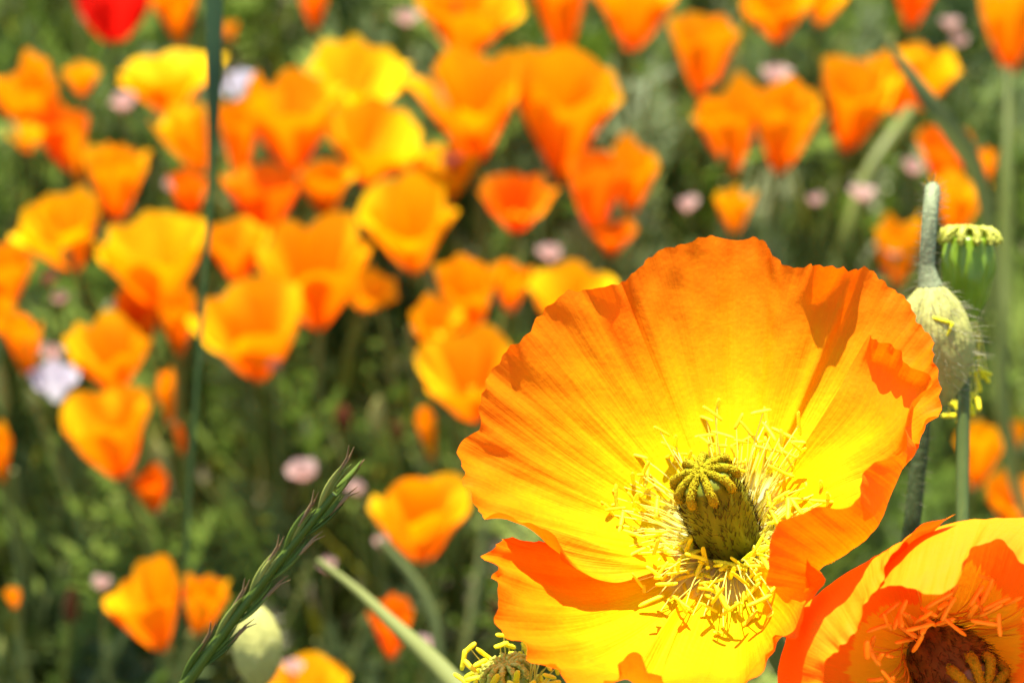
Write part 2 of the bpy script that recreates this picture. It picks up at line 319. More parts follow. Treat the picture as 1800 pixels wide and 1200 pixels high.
PC = [[(1130, 985, 7), (1010, 968, 11), (955, 955, 13)], [(1110, 995, 8), (960, 968, 14), (893, 951, 17)], [(866, 962, 22)], [(863, 1010, 29)], [(876, 1060, 34)], [(890, 1112, 37)], [(924, 1134, 38)], [(950, 1178, 40)], [(1000, 1192, 41)],
      [(1050, 1203, 42)], [(1195, 1060, 13), (1100, 1190, 36), (1082, 1185, 46)], [(1200, 1065, 13), (1118, 1205, 37), (1103, 1160, 49)], [(1205, 1070, 13), (1128, 1208, 37), (1120, 1150, 50)], [(1210, 1070, 13), (1142, 1206, 37), (1137, 1165, 49)], [(1215, 1075, 13), (1160, 1205, 37), (1158, 1190, 46)], [(1180, 1212, 44)], [(1240, 1226, 44)], [(1300, 1209, 42)], [(1345, 1163, 40)], [(1370, 1130, 38)], [(1340, 1020, 12), (1395, 1075, 28), (1400, 1098, 36)],
      [(1340, 1005, 12), (1405, 1050, 28), (1436, 1046, 35)], [(1340, 995, 12), (1405, 1030, 29), (1443, 1008, 37)], [(1340, 990, 12), (1412, 1020, 30), (1420, 974, 39)]]
PD = [[(1400, 800, 0), (1470, 690, 1.4), (1505, 622, 1.0), (1524, 586, 2)], [(1425, 805, 1), (1515, 700, 3.5), (1536, 636, 3.0), (1547, 601, 7)], [(1435, 810, 2), (1530, 715, 5.5), (1556, 651, 5.0), (1570, 617, 10)], [(1440, 820, 4), (1550, 735, 8.6), (1587, 671, 8.3), (1607, 637, 13.3)], [(1445, 830, 6), (1565, 750, 11.7), (1612, 699, 13.0), (1637, 672, 17.0)], [(1450, 850, 8), (1580, 775, 15.8), (1600, 704, 20.5)], [(1455, 860, 9), (1600, 790, 18.4), (1606, 742, 23.6)], [(1455, 870, 10), (1608, 795, 20.2), (1589, 765, 27.8)], [(1455, 890, 11), (1595, 815, 23), (1588, 796, 30.2)], [(1450, 910, 12), (1573, 852, 26), (1527, 820, 34)], [(1440, 930, 12), (1553, 902, 28), (1513, 855, 36)], [(1430, 945, 12), (1527, 940, 29), (1475, 893, 38)], [(1420, 955, 12), (1497, 962, 30), (1425, 897, 40)], [(1400, 968, 13), (1464, 983, 31), (1376, 920, 41)], [(1385, 980, 14), (1440, 1000, 31), (1348, 958, 41)], [(1375, 1000, 14), (1424, 1032, 31), (1352, 1030, 39)]]
for k, (P, kw) in enumerate(((PA, {}), (PC, {'bowl': .35, 'rise': 1.7}), (PB, {}), (PD, {'crinkle': .8, 'rimnoise': .6}))):
    sheet(P, O1, AX1, seed=11+k, **kw).build('petal', M['poppy'], big)
AXP = camvec(-.34, .72, .62)
pistil(big, O1+AX1*.0005, AXP, .0049, .0148, 9, 3, M['ovary'], M['stigma'])
rs = np.random.default_rng(5); e, f, a = frame(AX1)
for k in range(185):
    ph = rs.uniform(0, 6.283); dr = e*math.cos(ph)+f*math.sin(ph); front = float(np.dot(dr, -FV))
    pol = math.radians(rs.uniform(38, 80)); ln = rs.uniform(.0085, .0175)
    p0 = O1+dr*rs.uniform(.0045, .0060)+a*rs.uniform(.0, .0015)
    p1 = p0+(a*math.cos(pol)+dr*math.sin(pol))*ln+rs.normal(0, .0008, 3)
    stamen(big, p0, p1, dr, a, rs, M['filament'], M['anther'])
for k in range(80):                                          # the dense tuft at the front foot of the ovary
    ph = rs.normal(0, .9); fd = nrm(-FV - a*np.dot(-FV, a)); sd = np.cross(a, fd); dr = fd*math.cos(ph)+sd*math.sin(ph)
    p0 = O1+dr*.005; p1 = O1+dr*rs.uniform(.0075, .0125)+a*rs.uniform(.003, .0065)
    stamen(big, p0, p1, dr, a, rs, M['filament'], M['anther'])
def stem_path(p, foot, d0, n=26, bulge=.0):
    q = np.array([foot[0], foot[1], -.005]); h = np.linalg.norm(p-q)
    return spline([p, p+d0*h*.22, q+(p-q)*.4+np.array([bulge, 0, 0]), q], n)
m = MB(); P = stem_path(O1-AX1*.001, B1, -AX1); m.tube(P, np.linspace(.0022, .0026, len(P)), 10, t=.6); m.build('stem', M['stem'], big)
m = MB(); m.tube([O1-AX1*.004, O1-AX1*.0022, O1-AX1*.0005, O1+AX1*.0009], [.0022, .0038, .0050, .0046], 16, t=.7); m.build('receptacle', M['stem'], big)

# --- the second poppy, facing away from the light
O2 = pz(1648, 1148, 16); AX2 = camvec(.22, -.18, .95)
B2 = np.array([O2[0]+.02, O2[1]+.06, 0])
sec = thing('cupped_poppy', B2, 'orange poppy with shaded interior and sunlit rolled rims below the open poppy', 'poppy')
PE = [[(1540, 1260, 21), (1395, 1290, 26), (1440, 1300, 40)], [(1530, 1225, 20), (1372, 1215, 26), (1425, 1238, 41)], [(1525, 1185, 20), (1376, 1150, 26), (1448, 1180, 43)], [(1530, 1150, 20), (1395, 1095, 27), (1462, 1150, 43)], [(1545, 1115, 20), (1443, 1038, 28), (1490, 1120, 43)], [(1565, 1085, 21), (1500, 1002, 28), (1527, 1073, 42)], [(1580, 1070, 21), (1535, 980, 28.5), (1537, 1030, 40)], [(1590, 1060, 21), (1563, 962, 29), (1560, 984, 36)], [(1605, 1050, 22), (1605, 945, 29), (1612, 938, 33)], [(1620, 1050, 22), (1640, 935, 29), (1678, 897, 30)]]
PF = [[(1575, 1095, 17), (1545, 1010, 24), (1532, 1043, 38)], [(1590, 1075, 17), (1588, 972, 24.5), (1568, 1028, 42)], [(1620, 1065, 17), (1640, 934, 25), (1610, 1040, 45)], [(1650, 1055, 17), (1690, 920, 25), (1655, 1040, 46)], [(1690, 1055, 18), (1730, 917, 25), (1690, 1004, 44)], [(1720, 1060, 19), (1765, 915, 26), (1717, 961, 41)], [(1740, 1070, 20), (1802, 912, 27), (1748, 948, 39)], [(1765, 1080, 21), (1842, 912, 29), (1800, 986, 43)], [(1790, 1100, 23), (1895, 930, 31), (1855, 1010, 46)]]
PG = [[(1780, 1090, 22), (1880, 980, 31), (1900, 950, 41)], [(1790, 1120, 23), (1910, 1060, 34), (1960, 1030, 48)], [(1800, 1160, 26), (1920, 1140, 38), (1985, 1120, 54)], [(1790, 1210, 30), (1900, 1230, 42), (1970, 1230, 60)], [(1760, 1250, 34), (1840, 1310, 48), (1900, 1340, 66)]]
PH = [[(1560, 1215, 22), (1450, 1270, 34), (1400, 1300, 46)], [(1590, 1250, 26), (1530, 1340, 41), (1500, 1390, 56)], [(1650, 1270, 30), (1640, 1370, 48), (1640, 1430, 66)], [(1720, 1260, 32), (1760, 1350, 50), (1780, 1410, 68)], [(1770, 1230, 32), (1850, 1290, 48), (1900, 1340, 64)]]
for k, P in enumerate((PF, PG, PH, PE)):
    sheet(P, O2, AX2, seed=31+k, crinkle=.8, rimnoise=.55).build('petal', M['poppy2'], sec)
pistil(sec, O2+AX2*.0005, camvec(.30, -.34, .9), .0054, .0125, 11, 8, M['ovary_dark'], M['stigma'], nhair=800)
rs = np.random.default_rng(9); e, f, a = frame(AX2)
for k in range(105):
    ph = rs.uniform(0, 6.283); dr = e*math.cos(ph)+f*math.sin(ph)
    up_ = max(0, float(np.dot(dr, UV_))); pol = math.radians(rs.uniform(28, 66)-14*up_); ln = rs.uniform(.010, .018)*(1-.3*up_)
    p0 = O2+dr*rs.uniform(.0055, .0068)+a*.001; p1 = p0+(a*math.cos(pol)+dr*math.sin(pol))*ln+rs.normal(0, .0008, 3)
    stamen(sec, p0, p1, dr, a, rs, M['filament2'], M['anther2'], aln=.0045, ar=.00045)
m = MB(); P = stem_path(O2-AX2*.001, B2, -AX2*.35+np.array([0, 0, -.3])); m.tube(P, np.linspace(.0022, .0026, len(P)), 10, t=.5); m.build('stem', M['stem'], sec)
m = MB(); m.tube([O2-AX2*.004, O2-AX2*.0022, O2-AX2*.0005, O2+AX2*.0009], [.0022, .0040, .0058, .0052], 16, t=.6); m.build('receptacle', M['stem'], sec)

# ------------------------------------------------------------------ buds and seed heads
def egg(m, c, a, R, H, t=.5, nray=0, seed=0, top=.55):
    rs = np.random.default_rng(seed); e, f, a = frame(a); th = np.linspace(0, 2*math.pi, 40, endpoint=False); prof = []
    n1, n2 = Noise2(rs, 8, 2, 3), Noise2(rs, 8, 5, 6)
    for s in np.linspace(.001, .999, 34):
        r = R*math.sin(math.pi*s**top)**.6
        q = r*(1+.025*n1(s, th/6.283*0+np.sin(th))+.012*n2(s, np.cos(th)))*(1+.03*nray*np.cos(2*th))
        prof.append(c+a*H*(s-.5)+np.outer(np.cos(th)*q, e)+np.outer(np.sin(th)*q, f))
    m.grid(np.array(prof), close=True, t=t); return np.array(prof)
def hairs(prof, n, ln, rs, rad, up, tmin=0, tmax=1):
    m = MB(); c = prof.mean((0, 1))
    for _ in range(n):
        i, j = rs.integers(1, prof.shape[0]-1), rs.integers(0, prof.shape[1]); p = prof[i, j]; ctr = prof[i].mean(0); nrmv = nrm(p-ctr)
        d = nrm(nrmv+up*rs.uniform(0, .6)+rs.normal(0, .25, 3)); l = ln*rs.uniform(.5, 1.2)
        m.tube([p, p+d*l*.5, p+d*l+up*l*.15], [rad, rad*.8, rad*.25], 3, t=float(rs.uniform(tmin, tmax)))
    return m
# nodding bud right of the open poppy
DB = .445
cB = px(1640, 607, DB); aB = camvec(-.05, 1, .12); Hb, Rb = 228*K*DB, 69*K*DB
foot = px(1602, 930, DB+.022); Bb = np.array([foot[0]-.004, foot[1]+.05, 0])
bud = thing('nodding_bud', Bb, 'pale hairy oval poppy bud hanging from its hooked stem', 'flower bud')
m = MB(); prof = egg(m, cB, aB, Rb, Hb, t=.6, nray=1, seed=4, top=1.0); sk = m.build('bud_skin', M['bud'], bud)
rs = np.random.default_rng(14)
tag(hairs(prof, 420, .0036, rs, .00005, aB*-.6, .0, 1).build('bud_hairs', M['budhair'], sk), 'short bristly hairs on the bud', kind='stuff')
tp = cB+aB*Hb*.49
P = np.concatenate([spline([tp-aB*.002, px(1630, 470, DB-.001), px(1633, 400, DB-.001), px(1637, 352, DB+.001), px(1639, 334, DB+.007), px(1639, 344, DB+.014), px(1636, 420, DB+.02), px(1630, 600, DB+.022), px(1620, 760, DB+.022), foot], 60, None), spline([foot, (foot+Bb)/2+np.array([.003, 0, 0]), Bb], 20)[1:]])
m = MB(); rr = np.concatenate([np.linspace(.0026, .0014, 8), np.full(len(P)-8, .00145)]); rr[40:] = np.linspace(.0014, .0019, len(P)-40); m.tube(P, rr, 12, t=np.repeat(np.interp(np.arange(len(P)), [0, 25, 38, 60], [.75, .7, .2, .0]), 12)); st = m.build('stem', M['budstem'], bud)  # tint darkens the lower stem, painting in the shadow behind the bud
hs = MB()
for _ in range(500):
    i = rs.integers(0, len(P)); d = nrm(rs.normal(0, 1, 3)); hs.tube([P[i]+d*.001, P[i]+d*.0034], [.00006, .00002], 3, t=float(rs.uniform(0, .8)))
tag(hs.build('stem_hairs', M['budhair'], st), 'fine hairs along the bud stem', kind='stuff')
for (x, y, rot) in ((1655, 562, -.3), (1667, 580, 1.1)):   # shed anthers stuck on the bud
    m = MB(); dd = DB-Rb+.0008
    anther_mesh(m, px(x, y, dd), camvec(math.cos(rot), math.sin(rot), .1), .0034, .0005, .8)
    an = m.build('shed_anther', M['anther']); tag(an, 'yellow shed anther stuck on the hairy bud, the '+('upper one lying flat' if y < 570 else 'lower one standing up'), 'anther', 'shed anthers on the bud')

def seed_head(name, c, a, R, H, foot, label, seed, nst, spread, twist=.0, drop=.0):
    rs = np.random.default_rng(seed); e, f, a = frame(a)
    root = thing(name, np.array([foot[0], foot[1], 0]), label, 'seed head'); nr = 11
    m = MB(); th = np.linspace(0, 2*math.pi, 66, endpoint=False); prof = []; nz = Noise2(rs, 8, 3, 3)
    for s in np.linspace(0, 1, 36):
        r = R*(.34+.66*math.sin(min(1, s/.72)*math.pi/2)**.9)*(1-.16*max(0, (s-.72)/.28)**1.5)
        if s > .985: r *= .6
        q = r*(1+.035*np.cos(nr*th+twist*s)+.02*nz(s, np.sin(th)))
        prof.append(c+a*H*(s-.5)+np.outer(np.cos(th)*q, e)+np.outer(np.sin(th)*q, f))
    m.grid(np.array(prof), close=True, t=.5); m.cap(prof[-1], .5); body = m.build('capsule', M['capsule'], root)
    T = c+a*H*.5
    for k in range(nr):
        ph = (k+.5)*2*math.pi/nr; dr = e*math.cos(ph)+f*math.sin(ph)
        q = MB(); pts = [T+a*R*.22+dr*R*.08, T+a*R*.27+dr*R*.4, T+a*R*.26+dr*R*.72, T+a*R*.12+dr*R*.98, T-a*R*.10+dr*R*1.06, T-a*R*.22+dr*R*1.02]
        pts = spline(pts, 14); rad = R*np.linspace(.08, .17, 14); rad[-1] *= .5; q.tube(pts, rad, 8, t=.6)
        for _ in range(40):
            i = rs.integers(0, 14); cc = blob_pts(pts[i], rad[i], 1, rs)[0]; q.tri(cc+OCT[0]*rs.uniform(.0002, .0005), OCT[1], t=float(rs.uniform(.3, 1)))
        q.build('crown_lobe', M['crown'], body)
    bt = c-a*H*.5
    m = MB(); m.tube([bt-a*.0028, bt-a*.0015, bt+a*.0003], [R*.3, R*.46, R*.40], 14, t=1); m.build('receptacle', M['crown'], root)
    m = MB(); P = stem_path(bt-a*.002, foot, -a); m.tube(P, np.linspace(R*.24, R*.28, len(P)), 10, t=.45); m.build('stem', M['stem'], root)
    for k in range(nst):
        ph = rs.uniform(0, 6.283); dr = e*math.cos(ph)+f*math.sin(ph); p0 = bt+dr*R*.42
        if drop: p1 = p0+dr*rs.uniform(.1, .7)*spread+np.array([0, 0, -1])*rs.uniform(.15, 1)*drop
        else: p1 = p0+dr*rs.uniform(.4, 1)*spread+a*rs.uniform(.3, 1)*spread*2.0
        stamen(root, p0, p1, dr, a, rs, M['filament'], M['anther'], aln=.0038, ar=.0005)
    return root
DC = .462
cC = px(1701, 490, DC); seed_head('seed_capsule', cC, camvec(.03, 1, .05), 47*K*DC, 150*K*DC, (cC[0]+.006, cC[1]+.07), 'glossy green poppy seed capsule with yellow crown beside the hooked bud', 6, 30, .008, drop=.022)
DC2 = .405
cC2 = px(902, 1222, DC2); seed_head('spent_poppy', cC2, camvec(-.25, 1, .4), 40*K*DC2, 110*K*DC2, (cC2[0]+.006, cC2[1]+.05), 'spent poppy head with limp yellow stamens below the open poppy', 16, 60, .0072)
# pale upright bud left, behind the grass ear
DL = .56
cL = px(453, 1136, DL); aL = camvec(-.03, 1, .1); footL = (cL[0]+.01, cL[1]+.05)
lb = thing('pale_bud', np.array([footL[0], footL[1], 0]), 'pale yellow green oblong poppy bud behind the grass ear', 'flower bud')
m = MB(); prof = egg(m, cL, aL, 44*K*DL, 150*K*DL, t=.85, seed=21, top=1.0); sk = m.build('bud_skin', M['bud'], lb)
tag(hairs(prof, 240, .003, rs, .00005, aL*.5, .2, 1).build('bud_hairs', M['budhair'], sk), 'short hairs on the pale bud', kind='stuff')
m = MB(); P = stem_path(cL-aL*75*K*DL, footL, -aL); m.tube(P, np.full(len(P), .0015), 10, t=.6); m.build('stem', M['budstem'], lb)

# ------------------------------------------------------------------ grass ear and loose blades
def floret(m, p, d, side, ln, wd, t):
    d = nrm(d); n = nrm(np.cross(d, side)); s = np.linspace(0, 1, 9); r = wd*np.sin(math.pi*np.clip(s*.93+.05, 0, 1))**.8*(1-.35*s)
    m.tube([p+d*ln*x+side*wd*.7*math.sin(x*3.0) for x in s], r, 7, t=t, flat=.55)
DG = .408
top, bot = px(588, 868, DG), px(318, 1212, DG+.012)
Bg = np.array([bot[0]-.05, bot[1]+.03, 0]); ear = thing('grass_ear', Bg, 'green ryegrass ear slanting up with alternate spikelets', 'grass')
P = np.concatenate([spline([Bg-np.array([0, 0, .005]), Bg+(bot-Bg)*.5+np.array([-.012, 0, .02]), bot], 24)[:-1], spline([bot, (bot+top)/2+camvec(-.6, .6, 0)*.0004, top], 30)])
m = MB(); m.tube(P, np.concatenate([np.full(23, .0011), np.linspace(.0011, .0007, 30)]), 8, t=.45); m.build('stalk', M['grass_spike'], ear)
rs = np.random.default_rng(33); L_ = nrm(top-bot); sd = nrm(np.cross(L_, -FV)); nsp = 9
for k in range(nsp):
    s = (k+.1)/(nsp-.1); p = bot+(top-bot)*s; sg = 1 if k % 2 else -1; ln = .0112*(1-.08*s)
    m = MB(); side = nrm(sd*sg+(-FV)*.35)
    for j in range(3):
        dd = nrm(L_+side*(.15-.05*j)+rs.normal(0, .02, 3)); q = p+L_*ln*.14*j+side*.0005
        floret(m, q, dd, side, ln*(.92-.10*j), .00066-.00004*j, float(rs.uniform(.2, 1.0)))
    spk = m.build('spikelet', M['grass_spike'], ear)
    m = MB(); tip = p+nrm(L_+side*.18)*ln*.88
    for j in range(2): m.tube([tip-L_*.003, tip+nrm(L_+side*(.15+.2*j))*.0020, tip+nrm(L_+side*(.2+.25*j))*.0042], [.0003, .0002, .00006], 4, t=float(rs.uniform(0, 1)))
    m.build('awn', M['awn'], spk)
m = MB(); tdir = nrm(px(640, 808, DG)-top)
for j in range(3): floret(m, top+tdir*.0006*j-sd*.0005*(j-1), nrm(tdir+sd*.02*(j-1)), sd*(j-1)*.6+np.array([0, 0, 1e-6]), .0062, .0008, .6)
spk = m.build('spikelet', M['grass_spike'], ear); m = MB(); m.tube([top+tdir*.004, top+tdir*.0062, px(641, 807, DG)], [.0004, .00028, .00006], 5, t=.2); m.build('awn', M['awn'], spk)

def blade(name, pts, wid, mat, label, cat='grass', foot=None, tube=False, t=.5, side=None):
    """pts: (px,py,depth); carried on to the ground at foot"""
    P = [px(*q) for q in pts]
    if foot is not None: P = P+[P[-1]*.45+np.array([foot[0], foot[1], 0])*.55+np.array([0, 0, .01]), np.array([foot[0], foot[1], -.004])]
    d = np.concatenate([[0], np.cumsum(np.linalg.norm(np.diff(np.array(P), axis=0), axis=1))]); C = spline(P, 60, d/d[-1])
    wk = d[:len(pts)]/d[-1]; W = np.interp(np.linspace(0, 1, 60), wk, np.interp(np.linspace(0, 1, len(pts)), np.linspace(0, 1, len(wid)), wid))
    m = MB()
    if tube: m.tube(C, W, 8, t=t)
    else:
        tg = np.gradient(C, axis=0); sdv = np.array([nrm(np.cross(q, -FV)) for q in tg]); nn = np.array([nrm(np.cross(q, x)) for q, x in zip(tg, sdv)])
        if side is not None: sdv = np.array([nrm(x*math.cos(z)+y*math.sin(z)) for x, y, z in zip(sdv, nn, np.interp(np.linspace(0, 1, 60), np.linspace(0, 1, len(side)), side))]); nn = np.array([nrm(np.cross(q, x)) for q, x in zip(tg, sdv)])
        Wc = W[:, None]; G = np.stack([C-sdv*Wc+nn*Wc*.35, C-sdv*Wc*.5+nn*Wc*.08, C, C+sdv*Wc*.5+nn*Wc*.08, C+sdv*Wc+nn*Wc*.35], 1)
        uv = np.stack(np.meshgrid(np.linspace(0, 1, 60), np.linspace(0, 1, 5), indexing='ij'), -1)[..., ::-1]; m.grid(G, uv, t)
    o = m.build(name, mat); return tag(o, label, cat)
blade('grass_leaf', [(382, -160, .60), (376, 0, .60), (376, 130, .60), (374, 250, .605), (368, 380, .62), (357, 520, .64), (345, 680, .67), (332, 850, .70), (318, 1050, .74)], [.0021, .0022, .0019, .0009, .0007, .0006, .0006, .0007, .0008], M['blade'], 'long dark green grass leaf standing upright across the field poppies', foot=(-.23, .78), side=[0, 0, .3, 1.1, 1.2, .9, .6, .4])
blade('grass_leaf', [(1545, 55, .80), (1585, 110, .80), (1640, 185, .80), (1690, 250, .81), (1722, 310, .82), (1742, 420, .83), (1760, 600, .86), (1775, 800, .88)], [.0006, .0016, .0030, .0036, .0028, .0020, .0018, .002], M['pale_blade'], 'grey green grass leaf bent down in front of a yellow poppy', foot=(.37, .98), t=.3)
blade('flower_stalk', [(560, 985, .62), (620, 1030, .60), (690, 1095, .575), (760, 1160, .555), (820, 1225, .54), (900, 1330, .52)], [.0007, .0011, .0017, .0023, .0027, .0028], M['pale_blade'], 'thick pale green stalk slanting down past a small orange poppy', 'stalk', foot=(.06, .58), tube=True, t=.8)
blade('flower_stalk', [(668, 950, .80), (700, 985, .80), (738, 1035, .80), (762, 1090, .80), (772, 1180, .80), (775, 1300, .80)], [.0012, .0018, .002, .002, .002], M['pale_blade'], 'curved green stalk arching beside the thick pale stalk', 'stalk', foot=(-.04, .82), tube=True, t=.3)
blade('flower_stalk', [(1600, 195, 1.22), (1565, 245, 1.2), (1525, 305, 1.19), (1490, 400, 1.18)], [.0034, .0038, .0036, .003], M['stem_far'], 'thick yellow green stalk slanting under two joined poppies', 'stalk', foot=(.36, 1.3), tube=True, t=.2)
blade('flower_stalk', [(1772, 120, 1.0), (1770, 300, .98), (1766, 480, .97), (1760, 720, .95)], [.0014, .0028, .0034, .0034], M['stem_far'], 'broad green upright stalk beyond the seed capsule', 'stalk', foot=(.36, 1.0), tube=True, t=.1)

# ------------------------------------------------------------------ field poppies
def cup_flower(name, box, bx, seed, label, cat, mat, group, hb=.21, openk=1.0, stemr=.0014, npet=4, stemmat=None, small=False, cone=.93):
    """box: outline of the bloom in photo pixels; bx: x of its foot; hb: assumed height of the foot above the soil"""
    x0, y0, x1, y1 = box; rs = np.random.default_rng(seed)
    d = depth_at_height(bx, y1, hb); F0 = px(bx, y1, d); s = K*d
    W, H = (x1-x0)*s, (y1-y0)*s; h = max((H-.22*W)/.9, .3*W); lean = ((x0+x1)/2-bx)*s
    a = nrm(np.array([lean*1.15, rs.normal(-.05, .10)*h, h])); e, f, a = frame(a)
    foot = np.array([F0[0]-lean*.6+rs.normal(0, .03), F0[1]+rs.normal(.0, .03), 0])
    root = thing(name, foot, label, cat, group); r0 = W*.5
    off = rs.uniform(0, 6.28); nu, nv = (14, 17) if not small else (8, 9)
    for k in range(npet):
        ph0 = off+k*2*math.pi/npet+rs.normal(0, .10); half = math.radians(rs.uniform(62, 80)*4/npet); op = np.clip(rs.normal(.97, .09)*openk, .55, 1.3); hk = rs.normal(1.04, .06)
        u = np.linspace(0, 1, nu)[:, None]; v = np.linspace(-1, 1, nv)[None]
        nz, n3 = Noise2(rs, 6, .7, 1.6), Noise2(rs, 6, .8, .9)
        ul = u*(1-.16*np.abs(v)**3.0+.03*nz(u*0, v))
        rad = r0*op*(.05+.95*ul**cone)*(1+.06*ul**4*rs.normal(0, 1)) + (.0007 if k % 2 else -.0004) + r0*.06*ul*nz(u, v)
        z = h*hk*(ul**1.12)*(1-.10*(op-1)) + h*.05*ul*n3(u, v)
        ang = ph0+half*v*(1-.30*(1-u)**2)*(.92 if op > 1.15 else 1)
        G = F0+rad[..., None]*(np.cos(ang)[..., None]*e+np.sin(ang)[..., None]*f)+z[..., None]*a
        m = MB(); m.grid(G, np.stack([(v*.5+.5)*np.ones_like(u)+k*1.7, u*np.ones_like(v)], -1)); m.build('petal', mat, root)
    m = MB(); m.tube([F0-a*.004, F0-a*.0012, F0+a*.001], [stemr, stemr*1.9, stemr*1.4], 8, t=.6); m.build('receptacle', M['stem_far'], root)
    if not small:
        m = MB()
        for _ in range(14):
            ph = rs.uniform(0, 6.28); dr = e*math.cos(ph)+f*math.sin(ph); m.tube([F0+a*h*.1, F0+a*h*.25+dr*r0*.12, F0+a*h*.42+dr*r0*.24], [.0006, .0008, .0005], 4, t=float(rs.uniform(0, 1)))
        m.build('stamen_cluster', M['anther'], root)
    m = MB(); P = stem_path(F0-a*.003, foot, -a, 18, rs.normal(0, .012)); m.tube(P, np.linspace(stemr, stemr*1.15, 18), 7, t=float(rs.uniform(0, 1))); m.build('stem', stemmat or M['stem_far'], root)
    return root
GRP = 'field poppies behind the open poppy'
